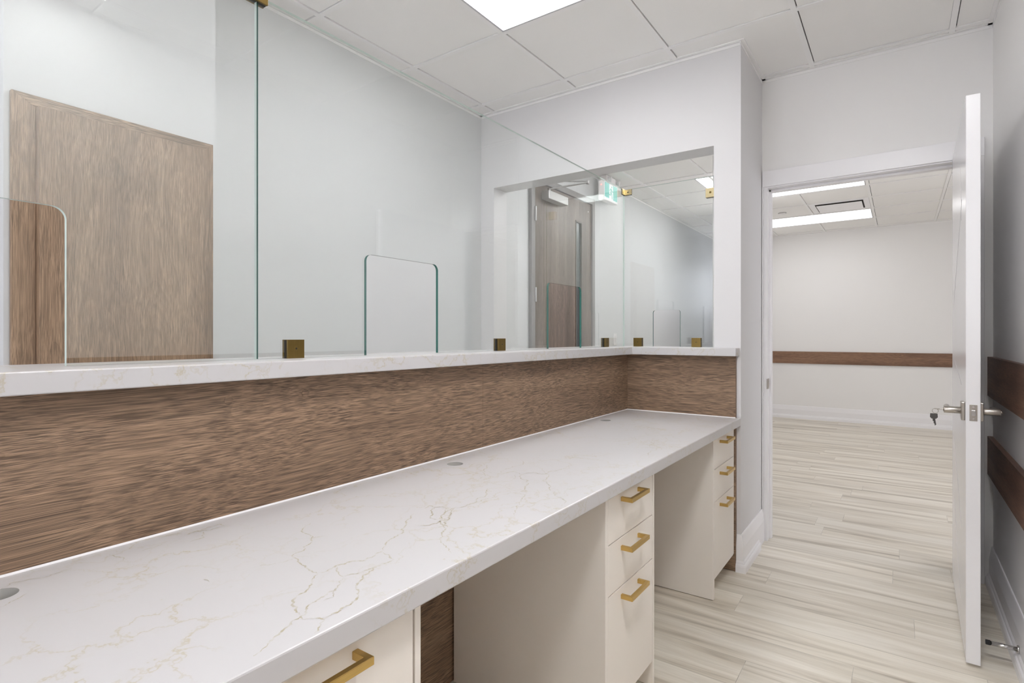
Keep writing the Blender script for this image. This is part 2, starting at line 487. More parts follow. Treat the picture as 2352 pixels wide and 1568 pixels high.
wfar.box(-2.10, -1.70, RY1, RY1 + 0.12, 0, 1.5); wfar.box(-2.10, -1.70, RY1, RY1 + 0.12, 2.3, 2.8)
structure(wfar.build('wall_far', paint))
wf = MB()
for a0, a1 in ((-2.10, -2.05), (-1.75, -1.70)): wf.box(a0, a1, RY1 + 0.03, RY1 + 0.09, 1.5, 2.3, bev=0.003)
wf.box(-2.10, -1.70, RY1 + 0.03, RY1 + 0.09, 1.5, 1.55, bev=0.003); wf.box(-2.10, -1.70, RY1 + 0.03, RY1 + 0.09, 2.25, 2.3, bev=0.003)
structure(wf.build('unseen_window_3', trim_w))
VZ0, VZ1 = 0.5, 2.2
WY0, WY1 = 4.5, 5.75            # unseen window added to light the next room, behind the open door
ws = MB()
ws.box(RX1, RX1 + 0.12, RY0, WY0, 0, 2.8); ws.box(RX1, RX1 + 0.12, WY1, RY1, 0, 2.8)
ws.box(RX1, RX1 + 0.12, WY0, WY1, 0, VZ0); ws.box(RX1, RX1 + 0.12, WY0, WY1, VZ1, 2.8)
structure(ws.build('wall_room_side', paint))
wf = MB()
for a0, a1 in ((WY0, WY0 + 0.05), (WY1 - 0.05, WY1), ((WY0 + WY1) / 2 - 0.025, (WY0 + WY1) / 2 + 0.025)):
    wf.box(RX1 + 0.03, RX1 + 0.09, a0, a1, VZ0, VZ1, bev=0.003)
wf.box(RX1 + 0.03, RX1 + 0.09, WY0, WY1, VZ0, VZ0 + 0.05, bev=0.003); wf.box(RX1 + 0.03, RX1 + 0.09, WY0, WY1, VZ1 - 0.05, VZ1, bev=0.003)
structure(wf.build('unseen_window_2', trim_w))
pt = MB()                       # partition between corridor and next room, stepped
pt.box(-0.95, -0.89, RY0, 5.0, 0, 2.8); pt.box(-0.89, XP2, RY0 - 0.06, RY0, 0, 2.8); pt.box(-0.95, -0.787, YD + 0.06, RY0, 0, 2.8)
pt.box(-1.25, -0.89, 5.0, 5.06, 0, 2.8); pt.box(-1.25, -1.19, 5.06, 6.7, 0, 2.8)
pt.box(-1.64, -1.19, 6.7, 6.76, 0, 2.8); pt.box(-1.64, -1.58, 6.76, RY1, 0, 2.8)
structure(pt.build('wall_partition', paint))
structure(MB().box(-1.46, -1.30, -0.8, YW2, 0, 1.080).build('wall_desk', paint_cool))

# ------------------------------------------------------------------ ceilings
def ceiling(name, regions, xs, ys, z, skips, walls):
    """regions: rectangles; xs, ys: grid lines; skips: cells taken by fixtures; walls: wall angles"""
    root_mb = MB()
    bars = MB()
    hw = 0.012
    G0, G1 = 0.0008, 0.0042
    for (x0, x1, y0, y1) in regions:
        root_mb.box(x0, x1, y0, y1, z + 0.03, z + 0.05, mi=1)
        gx = [x0] + [x for x in xs if x0 < x < x1] + [x1]
        gy = [y0] + [y for y in ys if y0 < y < y1] + [y1]
        def on(v, g): return any(abs(v - q) < 1e-6 for q in g)
        for i in range(len(gx) - 1):
            for j in range(len(gy) - 1):
                a, b_, c, d = gx[i], gx[i + 1], gy[j], gy[j + 1]
                cx, cy = (a + b_) / 2, (c + d) / 2
                if any(s[0] < cx < s[1] and s[2] < cy < s[3] for s in skips): continue
                a2 = a + (hw + G1 if on(a, xs) else 0); b2 = b_ - (hw + G0 if on(b_, xs) else 0)
                c2 = c + (hw + G0 if on(c, ys) else 0); d2 = d - (hw + G1 if on(d, ys) else 0)
                if b2 - a2 > 0.005 and d2 - c2 > 0.005:
                    root_mb.box(a2, b2, c2, d2, z + 0.005, z + 0.02)
        for x in xs:
            if x0 < x < x1:
                segs = [(y0, y1)]
                for s in skips:
                    if s[0] + 0.02 < x < s[1] - 0.02:
                        ns = []
                        for p, q in segs:
                            if s[2] > p and s[3] < q: ns += [(p, s[2]), (s[3], q)]
                            elif s[2] <= p < s[3] < q: ns.append((s[3], q))
                            elif p < s[2] < q <= s[3]: ns.append((p, s[2]))
                            elif s[2] <= p and q <= s[3]: pass
                            else: ns.append((p, q))
                        segs = ns
                for p, q in segs: bars.box(x - hw, x + hw, p, q, z, z + 0.012)
        for y in ys:
            if y0 < y <= y1 and y0 != y:
                segs = [(x0, x1)]
                for s in skips:
                    if s[2] + 0.02 < y < s[3] - 0.02:
                        ns = []
                        for p, q in segs:
                            if s[0] > p and s[1] < q: ns += [(p, s[0]), (s[1], q)]
                            else: ns.append((p, q))
                        segs = ns
                for p, q in segs: bars.box(p, q, y - hw, y + hw, z - 0.0004, z + 0.0116)
    ang = MB()
    for (ax, p, a, b_, sgn) in walls:
        # wall angle: shadow reveal, flange and a narrow upright leg
        if ax == 'x':
            ang.box(min(p, p + sgn * 0.020), max(p, p + sgn * 0.020), a, b_, z + 0.0005, z + 0.012)
            ang.box(min(p, p + sgn * 0.003), max(p, p + sgn * 0.003), a, b_, z - 0.016, z - 0.003)
        else:
            ang.box(a, b_, min(p, p + sgn * 0.020), max(p, p + sgn * 0.020), z + 0.0005, z + 0.012)
            ang.box(a, b_, min(p, p + sgn * 0.003), max(p, p + sgn * 0.003), z - 0.016, z - 0.003)
    c = structure(root_mb.build(name, [tile_m, plenum]))
    structure(bars.build('ceiling_grid', grid_m, c))
    structure(ang.build('wall_angle', grid_m, c))
    return c

XS = [-2.2, -1.595, -0.985, -0.395, 0.207]
YS = [2.19 + 0.605 * k for k in range(-7, 2)] + [3.41]
LIGHT_1 = (-1.595, -0.985, 2.19 - 0.605, 2.19)
LIGHT_2 = (-1.595, -0.985, 2.19 - 0.605 * 6, 2.19 - 0.605 * 4)
FILL_LIGHT = (-0.15, 0.205, 0.62, 0.99)  # unseen fill panel, added to brighten the cabinet fronts and aisle
ceiling('ceiling', [(XL, XR, YB, 2.795), (XL, XP, 2.795, YW), (XP, XR, 2.795, YD)], XS, YS, CEIL, [LIGHT_1],
        [('x', XL, YB, YW, 1), ('y', YW, XL, XP, -1), ('x', XP, YW - 0.02, YD, 1), ('y', YD, XP, XR, -1), ('x', XR, YB, YD, -1), ('y', YB, XL, XR, 1)])
CXS = [-2.055, -1.45, -0.85]
CYS = [3.35 + 0.6 * k for k in range(0, 10)]
ceiling('ceiling_corridor', [(XL, -0.8, YW2, 9.3)], CXS, CYS, CEIL, [], [('x', XL, YW2, 9.3, 1), ('y', YW2, XL, -0.8, 1)])
RXS = [-1.46, -0.86, -0.255, 0.365, 0.97, 1.575, 2.18]
RYS = [4.54, 5.14, 5.745, 6.345, 6.93, 7.53, 8.14, 8.74]
R_LIGHTS = [(-1.18, -0.255, 5.745, 6.345), (-1.46, -0.255, 7.53, 8.14)]
ceiling('ceiling_next_room', [(-0.89, RX1, RY0, 5.0), (-1.19, RX1, 5.0, 6.7), (-1.58, RX1, 6.7, RY1)], RXS, RYS, RC, R_LIGHTS, [('y', RY1, -1.58, RX1, -1), ('y', RY0, -0.89, RX1, 1)])

lamp_fill = plain('fill lamp diffuser', (250, 250, 252), 0.4, emit=44.0, ecol=(0.99, 0.99, 1.0))  # serves only the added fill panel over the aisle
lamp_mid = plain('corridor lamp diffuser', (250, 250, 252), 0.4, emit=7.5, ecol=(0.99, 0.99, 1.0))
lamp_soft = plain('dimmed lamp diffuser', (250, 250, 252), 0.4, emit=1.9, ecol=(0.99, 0.99, 1.0))
def troffer(x0, x1, y0, y1, z, label, strength_mat=None):
    cx, cy = (x0 + x1) / 2, (y0 + y1) / 2
    r = empty('ceiling_light', (cx, cy, z), label=label, cat='ceiling light', group='recessed ceiling light panels')
    hx, hy = (x1 - x0) / 2 - 0.013, (y1 - y0) / 2 - 0.013
    f = MB(); w = 0.010
    f.box(-hx, hx, -hy, -hy + w, -0.001, 0.03); f.box(-hx, hx, hy - w, hy, -0.001, 0.03)
    f.box(-hx, -hx + w, -hy + w, hy - w, -0.001, 0.03); f.box(hx - w, hx, -hy + w, hy - w, -0.001, 0.03)
    f.build('frame', lamp_frame, r)
    MB().box(-hx + w, hx - w, -hy + w, hy - w, 0.003, 0.008).build('diffuser', strength_mat or lamp_m, r)
    return r
troffer(*LIGHT_1, CEIL, 'bright white light panel in the ceiling above the glass screen')
troffer(*FILL_LIGHT, CEIL, 'added narrow fill light panel in the ceiling directly above the viewer, over the aisle', lamp_fill)
troffer(-1.60, -1.29, 5.24, 5.68, CEIL, 'small light panel in the corridor ceiling behind the white end wall', lamp_mid)
troffer(-1.50, -1.0, 3.6, 4.4, CEIL, 'added unseen fill light panel over the brown corridor door, above the opening', lamp_mid)  # out of view, added to brighten the corridor
troffer(-1.57, -1.28, 5.95, 6.6, CEIL, 'added unseen fill light panel farther along the corridor ceiling beside the partition', lamp_mid)  # another unseen panel, added for the far corridor wall
troffer(*R_LIGHTS[0], RC, 'thin light panel just under the doorway head, before the air diffuser', lamp_soft)
troffer(*R_LIGHTS[1], RC, 'wide light panel of the next room beyond the air diffuser', lamp_soft)

# ------------------------------------------------------------------ baseboards and trim
BASE_PROF = [(0, 0), (0.015, 0), (0.015, 0.123), (0.006, 0.179), (0.004, 0.183), (0, 0.183)]
SHOE_PROF = [(0.0148, 0), (0.029, 0), (0.029, 0.030), (0.026, 0.038), (0.021, 0.042), (0.020, 0.049), (0.0155, 0.056), (0.0148, 0.056)]
def sweep(mb, path, prof):
    """profile swept along a plan polyline with mitred corners; the moulding lies to the right of the path"""
    P = [Vector(p) for p in path]
    nrm = []
    for i in range(len(P) - 1):
        d = (P[i + 1] - P[i]).normalized()
        nrm.append(Vector((d.y, -d.x)))
    rows = []
    for i, p in enumerate(P):
        if i == 0: o = nrm[0]
        elif i == len(P) - 1: o = nrm[-1]
        else:
            o = (nrm[i - 1] + nrm[i]); o = o / (1 + nrm[i - 1].dot(nrm[i]))
        rows.append([mb.bm.verts.new((p.x + o.x * u, p.y + o.y * u, v)) for u, v in prof])
    n = len(prof)
    for a, b_ in zip(rows[:-1], rows[1:]):
        for k in range(n):
            mb.bm.faces.new([a[k], a[(k + 1) % n], b_[(k + 1) % n], b_[k]])
    mb.bm.faces.new(rows[0]); mb.bm.faces.new(rows[-1][::-1])
def baseboard(name, path, shoe=None):
    mb = MB()
    sweep(mb, path, BASE_PROF)
    sweep(mb, shoe or path, SHOE_PROF)
    return structure(mb.build(name, trim_w))
baseboard('baseboard_pillar', [(-0.674, YW), (XP, YW), (XP, YD - 0.014)], [(-0.674, YW), (XP, YW), (XP, 3.29)])
baseboard('baseboard_right', [(XR, YD), (XR, YB)])
baseboard('baseboard_far', [(RX0, RY1), (RX1, RY1)])
baseboard('baseboard_corridor', [(XL, YW2), (XL, 3.51)])
baseboard('baseboard_corridor_end', [(XL, 4.59), (XL, RY1)])

dc = MB()       # casing and jamb of the doorway
dc.prism([(-0.652, 2.040), (0.33, 2.040), (0.33, 2.130), (-0.652, 2.130)], 'y', YD - 0.016, YD, bev=0.002)
dc.box(-0.652, -0.6455, YD - 0.016, YD, 0, 2.04)
dc.box(0.25, 0.33, YD - 0.016, YD, 0, 2.04, bev=0.002)
dc.box(-0.645, -0.625, YD - 0.004, RY0 + 0.004, 0, 2.05)
dc.box(0.25, 0.268, YD - 0.004, RY0 + 0.004, 0, 2.05)
dc.box(-0.625, 0.25, YD - 0.004, RY0 + 0.004, 2.034, 2.052)
dc.box(-0.626, -0.613, YD + 0.045, YD + 0.085, 0, 2.035, bev=0.002)
dc.box(-0.626, 0.25, YD + 0.045, YD + 0.085, 2.020, 2.034, bev=0.002)
frame_obj = structure(dc.build('trim_1', trim_w))
sp = MB()
sp.box(-0.6255, -0.624, YD + 0.002, YD + 0.04, 0.875, 0.935)
sp.prism([(-0.6245 + 0.012 * math.sin(PI * i / 8) - 0.004, 0.905 - 0.03 * math.cos(PI * i / 8)) for i in range(9)], 'y', YD - 0.012, YD + 0.004)
tag(sp.build('strike_plate', nickel, frame_obj), label='nickel strike plate')

# ------------------------------------------------------------------ open white door
hinge = Vector((0.21, 3.447, 0.012))
ang = math.radians(1.08)
door = empty('door_1', hinge, -ang, kind='structure')
door['label'] = 'white flush door standing open against the wall with the wooden rails'
LW, LH, LTk = 0.892, 2.03, 0.041
leaf = MB().box(0, LTk, -LW, 0, 0, LH, bev=0.002).build('door_leaf', door_w, door)
gr = MB()
for (y0, z0, y1, z1) in ((-0.68, 1.70, -0.12, 1.32), (-0.68, 1.62, -0.60, 1.84), (-0.66, 0.98, -0.2, 1.06), (-0.66, 0.42, -0.12, 0.70), (-0.60, 0.12, -0.16, 0.42)):
    gr.beam((0.0002, y0, z0), (0.0002, y1, z1), 0.0016, 0.005)
tag(gr.build('groove', gap_m if False else plain('door groove', (205, 203, 204), 0.4), leaf), label='thin slanting grooves in the door face')
ly, lz = -LW + 0.070, 0.895
def lever(side):
    x = 0 if side < 0 else LTk
    s = side
    h = MB()
    h.box(min(x, x + s * 0.011), max(x, x + s * 0.011), ly - 0.033, ly + 0.033, lz - 0.033, lz + 0.033, bev=0.002)
    rose = h.build('rose', nickel, door)
    k = MB()
    k.cyl((x + s * 0.010, ly, lz), (x + s * 0.060, ly, lz), 0.0125, bev=0.0015)
    k.cyl((x + s * 0.048, ly, lz), (x + s * 0.048, ly + 0.115, lz), 0.0095, bev=0.002)
    if s > 0:
        k.cyl((x + 0.060, ly, lz), (x + 0.066, ly, lz), 0.006, 0.002)
    else:
        k.cyl((x - 0.060, ly, lz), (x - 0.062, ly, lz), 0.007)
    k.build('lever_handle', nickel, rose)
lever(-1); lever(1)
lp = MB().box(0.010, 0.032, -LW - 0.0012, -LW + 0.002, lz - 0.029, lz + 0.029, bev=0.0005).build('latch_plate', nickel, door)
lb = MB().prism([(0.0145, lz - 0.011), (0.0275, lz - 0.011), (0.0275, lz + 0.011), (0.0145, lz + 0.011)], 'y', -LW - 0.010, -LW, bev=0.002)
lb.build('latch_bolt', chrome, lp)
sb = MB()
for dz in (-0.021, 0.021):
    sb.cyl((0.021, -LW - 0.0022, lz + dz), (0.021, -LW, lz + dz), 0.0035, n=12)
sb.build('screw', chrome, lp)
for hz in (0.25, 1.02, 1.80):
    MB().cyl((0.046, -0.002, hz - 0.045), (0.046, -0.002, hz + 0.045), 0.006, n=16).build('hinge', nickel, door)

# keys in the lock of the lever
kx, kyy, kz = hinge.x - 0.0625 - 0.0015, hinge.y + ly + 0.0015, hinge.z + lz
kr = empty('key_ring', (kx, kyy - 0.001, kz), 0, label='two small keys on a ring, one stuck in the lock of the open white door', cat='keys')
k1 = MB()
k1.box(-0.026, 0.006, -0.0035, 0.0035, -0.001, 0.001, bev=0.0004)
k1.cyl((-0.032, 0, -0.001), (-0.032, 0, 0.001), 0.009, n=20)
k1.build('key', nickel, kr)
MB().torus((-0.037, 0, -0.008), 0.009, 0.0009, Matrix.Rotation(PI / 2, 3, 'X')).build('ring', nickel, kr)
k2 = MB()
k2.prism([(-0.052, -0.018), (-0.030, -0.018), (-0.029, -0.032), (-0.034, -0.038), (-0.048, -0.038), (-0.053, -0.032)], 'y', -0.0012, 0.0012, bev=0.0004)
k2.prism([(-0.045, -0.038), (-0.037, -0.038), (-0.034, -0.060), (-0.038, -0.064), (-0.0395, -0.056), (-0.042, -0.054), (-0.0415, -0.048), (-0.0445, -0.046)], 'y', -0.001, 0.001)
k2.build('key', plain('dark key metal', (92, 90, 88), 0.35, metal=0.9), kr)

# door stop on the baseboard
ds = empty('door_stop', (XR - 0.015, 2.64, 0.068), label='steel rod door stop with a black tip on the white baseboard', cat='door stop')
b_ = MB(); b_.cyl((-0.002, 0, 0), (-0.078, 0, 0), 0.0075); b_.cyl((0, 0, 0), (-0.006, 0, 0), 0.014, bev=0.001)
b_.build('rod', chrome, ds)
MB().cyl((-0.078, 0, 0), (-0.092, 0, 0), 0.0088, bev=0.001).build('rubber_tip', rubber, ds)

# wooden rails
def rail(z0, z1, label):
    o = MB().box(XR - 0.021, XR - 0.0005, -1.2 , YD - 0.001, 0, z1 - z0, bev=0.001).build('wall_rail', wood_rail_shaded)
    o.location = (0, 0, z0)
    return tag(o, label, 'wall rail', 'wooden wall protection rails')
rail(0.898, 1.083, 'upper shade-toned wooden rail on the wall behind the open door')
rail(0.525, 0.705, 'lower shade-toned wooden rail on the wall behind the open door, near the baseboard')
fr_ = MB().box(RX0 + 0.01, RX1 - 0.05, -0.02, -0.0005, 0, 0.172, bev=0.001).build('wall_rail', wood('brown rail far', 'x', (104, 78, 62), (128, 98, 78), (146, 114, 92), 1.5, pore=0.85, bump=0.05))
fr_.location = (0, RY1, 0.790)
tag(fr_, 'long brown wooden rail across the far wall of the next room', 'wall rail', 'wooden wall protection rails')

# ------------------------------------------------------------------ desk: wood panels, worktop, ledge
YSEAM = 1.60
def board(name, mb, mat, label):
    return tag(mb.build(name, mat), label, 'panel')
p_a = board('desk_panel', MB().box(-1.2705, -1.253, -0.8, YSEAM - 0.0004, 0.002, 1.081, bev=0.0006), wood_y, 'long brown wood-grain panel behind the worktop, running from the near end to the joint')
p_b = board('desk_panel', MB().box(-1.2705, -1.253, YSEAM + 0.0004, YW, 0.002, 1.081, bev=0.0006), wood_y, 'brown wood-grain panel behind the worktop between the joint and the inner corner')
p_c = board('desk_panel', MB().box(-1.2525, -0.675, 2.915, YW - 0.0005, 0.002, 1.081, bev=0.0006), wood_x, 'short brown wood-grain panel under the ledge on the white end wall')
for o in (p_a, p_b, p_c): o['group'] = 'wood-grain panels around the worktop'
plug_y = [(0.661, 1.034), (0.86, 1.034), (1.31, 1.035), (1.73, 1.035), (2.24, 1.036), (2.70, 1.036)]
for (py, pz) in plug_y:
    c = MB(); c.cyl((-1.2535, py, pz), (-1.2518, py, pz), 0.0105, n=28, bev=0.0006)
    c.build('screw_cap', wood_y, p_a if py < YSEAM else p_b)
c = MB(); c.cyl((-0.765, 2.9155, 1.058), (-0.765, 2.9138, 1.058), 0.0105, n=28, bev=0.0006)
c.build('screw_cap', wood_x, p_c)

# worktop with three cable holes
wt = MB().prism([(-1.2528, -0.8), (-0.654, -0.8), (-0.654, 2.934), (-0.674, 2.934), (-0.674, 2.9148), (-1.2528, 2.9148)], 'z', CT - 0.040, CT, bev=0.003)
worktop = wt.build('worktop', quartz)
cut = MB()
HOLES = [(-1.171, 0.249), (-1.171, 1.350), (-1.176, 2.470)]
for hx, hy in HOLES:
    cut.cyl((hx, hy, CT - 0.06), (hx, hy, CT + 0.02), 0.026, n=48)
cutter = cut.build('cutter', plain('sawn stone core', (150, 148, 144), 0.8))
mod = worktop.modifiers.new('holes', 'BOOLEAN'); mod.object = cutter; mod.operation = 'DIFFERENCE'; mod.solver = 'EXACT'; mod.material_mode = 'TRANSFER'
bpy.context.view_layer.update()
dg = bpy.context.evaluated_depsgraph_get()
me = bpy.data.meshes.new_from_object(worktop.evaluated_get(dg))
worktop.modifiers.clear()
old = worktop.data
worktop.data = me
bpy.data.objects.remove(cutter, do_unlink=True)
tag(worktop, 'long white stone worktop with tan veins and round cable holes', 'worktop')
cb = MB()
cb.prism([(-1.2527, CT - 0.001), (-1.2490, CT - 0.001), (-1.2497, CT + 0.001), (-1.2527, CT + 0.0035)], 'y', -0.8, 2.9147)
cb.prism([(2.9147, CT - 0.001), (2.9105, CT - 0.001), (2.9112, CT + 0.001), (2.9147, CT + 0.0035)], 'x', -1.2527, -0.675)
tag(cb.build('caulk_bead', caulk, worktop), label='white caulk line along the back edge')

# the stone's larger tan veins, laid out on its top face
VEINS = [(1.0,[(-0.679,0.39),(-0.685,0.408),(-0.695,0.427),(-0.705,0.449),(-0.708,0.46),(-0.717,0.471),(-0.718,0.486),(-0.727,0.501),(-0.739,0.516),(-0.742,0.532),(-0.747,0.552),(-0.746,0.567),(-0.757,0.582),(-0.773,0.604)]),
         (0.8,[(-0.777,0.607),(-0.792,0.609),(-0.809,0.617),(-0.823,0.627)]),
         (1.0,[(-0.921,0.607),(-0.885,0.597),(-0.862,0.593),(-0.835,0.588),(-0.825,0.59)]),
         (1.2,[(-0.825,0.59),(-0.819,0.603),(-0.824,0.626),(-0.818,0.641),(-0.814,0.661),(-0.801,0.674),(-0.803,0.694),(-0.808,0.717),(-0.811,0.726)]),
         (1.0,[(-0.811,0.726),(-0.823,0.738),(-0.841,0.768),(-0.845,0.795),(-0.849,0.815),(-0.876,0.845),(-0.897,0.871),(-0.902,0.889),(-0.917,0.917)]),
         (1.0,[(-0.802,0.718),(-0.782,0.716),(-0.762,0.708),(-0.76,0.699),(-0.761,0.681),(-0.763,0.659),(-0.765,0.641),(-0.77,0.625),(-0.777,0.608)]),
         (1.0,[(-0.825,0.59),(-0.812,0.57),(-0.793,0.551),(-0.78,0.535),(-0.776,0.516),(-0.762,0.5),(-0.74,0.491),(-0.719,0.487)]),
         (1.1,[(-0.763,0.679),(-0.754,0.642),(-0.754,0.63),(-0.743,0.622),(-0.737,0.605),(-0.724,0.591),(-0.708,0.582),(-0.695,0.568),(-0.687,0.55),(-0.684,0.526),(-0.685,0.513),(-0.683,0.499),(-0.697,0.491),(-0.706,0.482),(-0.716,0.485)]),
         (0.6,[(-0.683,0.499),(-0.67,0.482),(-0.662,0.467)]),
         (0.8,[(-0.921,0.607),(-0.935,0.624),(-0.933,0.637),(-0.954,0.663),(-0.969,0.678),(-1.009,0.694),(-1.042,0.709),(-1.057,0.738)]),
         (0.5,[(-0.971,0.676),(-0.977,0.694),(-0.968,0.709)]),
         (0.4,[(-0.916,0.604),(-0.919,0.58),(-0.926,0.561),(-0.938,0.539)]),
         (1.2,[(-0.836,0.914),(-0.858,0.942),(-0.871,0.979),(-0.871,1.002),(-0.858,1.03),(-0.857,1.069),(-0.853,1.105),(-0.843,1.147)]),
         (0.7,[(-0.843,1.147),(-0.834,1.175),(-0.815,1.195),(-0.792,1.19),(-0.784,1.161),(-0.768,1.125),(-0.744,1.08),(-0.719,1.034)]),
         (1.1,[(-0.868,0.999),(-0.847,0.961),(-0.822,0.924),(-0.811,0.901),(-0.786,0.869),(-0.765,0.838)]),
         (0.5,[(-0.765,0.838),(-0.74,0.817),(-0.716,0.805),(-0.694,0.789)]),
         (1.1,[(-0.794,0.892),(-0.814,0.898),(-0.836,0.914),(-0.831,0.896),(-0.837,0.877),(-0.863,0.864)]),
         (0.9,[(-0.926,0.958),(-0.933,0.978),(-0.913,0.979),(-0.901,0.994),(-0.887,0.997)]),
         (1.0,[(-0.913,0.979),(-0.89,0.942),(-0.873,0.92),(-0.844,0.919)]),
         (0.8,[(-0.901,0.994),(-0.869,0.968),(-0.858,0.942)]),
         (0.9,[(-0.911,1.181),(-0.89,1.15),(-0.871,1.107),(-0.859,1.061)]),
         (0.8,[(-1.106,1.407),(-1.05,1.361),(-1.024,1.309),(-0.989,1.251),(-0.987,1.225)]),
         (0.8,[(-1.021,1.33),(-0.971,1.327),(-0.957,1.375),(-0.916,1.356),(-0.864,1.312),(-0.842,1.277),(-0.821,1.229),(-0.795,1.195)]),
         (0.8,[(-0.916,1.356),(-0.904,1.402),(-0.863,1.403),(-0.856,1.466),(-0.86,1.547)]),
         (0.7,[(-0.94,1.48),(-0.871,1.416),(-0.831,1.335),(-0.784,1.301),(-0.746,1.258),(-0.709,1.22),(-0.666,1.159)]),
         (0.7,[(-0.98,1.34),(-0.99,1.402),(-0.987,1.447),(-1.026,1.52)]),
         (0.5,[(-0.936,1.352),(-0.915,1.251),(-0.937,1.244)]),
         (0.8,[(-1.157,0.533),(-1.158,0.562),(-1.187,0.573),(-1.21,0.572),(-1.205,0.549)]),
         (0.9,[(-1.203,0.551),(-1.211,0.566),(-1.216,0.596),(-1.214,0.62),(-1.186,0.628)]),
         (0.8,[(-1.21,0.572),(-1.192,0.59),(-1.194,0.617)]),
         (0.7,[(-1.23,0.511),(-1.233,0.53),(-1.217,0.546)]),
         (0.4,[(-1.194,0.502),(-1.185,0.48),(-1.183,0.459)]),
         (0.6,[(-1.217,0.417),(-1.188,0.421),(-1.161,0.419),(-1.165,0.408)]),
         (0.5,[(-1.198,0.35),(-1.194,0.33),(-1.191,0.311),(-1.201,0.29),(-1.208,0.271),(-1.192,0.257)]),
         (0.5,[(-1.137,0.277),(-1.126,0.26),(-1.114,0.24)]),
         (0.5,[(-0.962,0.464),(-0.945,0.466)]),
         (0.4,[(-0.751,0.578),(-0.729,0.551),(-0.73,0.533)]),
         (0.8,[(-0.804,2.119),(-0.762,1.981),(-0.722,1.861),(-0.714,1.816)]),
         (0.5,[(-0.966,2.196),(-0.877,2.113),(-0.827,2.059),(-0.769,2.016),(-0.703,1.928)]),
         (0.5,[(-1.049,2.329),(-0.971,2.244),(-0.949,2.286)]),
         (0.4,[(-0.693,2.699),(-0.693,2.608),(-0.716,2.58)]),
         (0.5,[(-0.715,2.171),(-0.776,2.245),(-0.827,2.185),(-0.911,2.278)])]
vb = MB()
rv = random.Random(3)
for vi, (wgt, P) in enumerate(VEINS):
    pts = [Vector(p) for p in P]
    # midpoint displacement makes each vein wander like a crack
    for it in range(4):
        q = [pts[0]]
        for a, b2 in zip(pts[:-1], pts[1:]):
            d = b2 - a
            if d.length > 0.004:
                q.append((a + b2) / 2 + Vector((-d.y, d.x)) * rv.uniform(-0.2, 0.2))
            q.append(b2)
        pts = q
    n = len(pts)
    prev = None
    for i, p in enumerate(pts):
        t = (pts[min(i + 1, n - 1)] - pts[max(i - 1, 0)])
        if t.length < 1e-6: continue
        t.normalize()
        taper = min(1, 0.25 + min(i, n - 1 - i) / (0.2 * n + 1))
        w = 0.0015 * wgt * taper * rv.uniform(0.4, 1.5)
        if not (-1.245 < p.x < -0.659): prev = None; continue
        nn = Vector((-t.y, t.x)) * w
        cur = (vb.bm.verts.new((p.x + nn.x, p.y + nn.y, CT + 0.0002 + vi * 0.000012)), vb.bm.verts.new((p.x - nn.x, p.y - nn.y, CT + 0.0002 + vi * 0.000012)))
        if prev: vb.bm.faces.new([prev[0], cur[0], cur[1], prev[1]])
        prev = cur
vein_m, vnt, vbs = newmat('tan vein')
vtc = N(vnt, 'ShaderNodeTexCoord')
vno = N(vnt, 'ShaderNodeTexNoise', Scale=70.0, Detail=3.0)
L(vnt, vtc.outputs['Object'], vno.inputs['Vector'])
vmr = N(vnt, 'ShaderNodeMapRange')
for nm, v in (('From Min', 0.36), ('From Max', 0.62), ('To Min', 0.10), ('To Max', 0.75)): vmr.inputs[nm].default_value = v
L(vnt, vno.outputs['Fac'], vmr.inputs['Value'])
vmx = N(vnt, 'ShaderNodeMix', _data_type='RGBA')
vmx.inputs['A'].default_value = (*lin((199, 197, 196)), 1); vmx.inputs['B'].default_value = (*lin((160, 149, 112)), 1)
L(vnt, vmr.outputs[0], vmx.inputs['Factor']); L(vnt, vmx.outputs['Result'], vbs.inputs['Base Color'])
vbs.inputs['Roughness'].default_value = 0.3
vo_ = vb.build('veining', vein_m, worktop)
for pg in vo_.data.polygons:
    if pg.normal.z < 0: pg.flip()
vo_['kind'] = 'stuff'; vo_['label'] = 'branching tan veins in the white stone'

ledge = MB().prism([(-1.2, -0.8), (-1.2, 2.855), (-0.66, 2.855), (-0.66, YW - 0.0005), (XP2 - 0.0005, YW - 0.0005), (XP2 - 0.0005, 3.12), (-1.5, 3.12), (-1.5, -0.8)], 'z', LT - 0.040, LT, bev=0.0025).build('transaction_ledge', quartz)
tag(ledge, 'raised white stone ledge that carries the glass screen, above the wood panels', 'ledge')

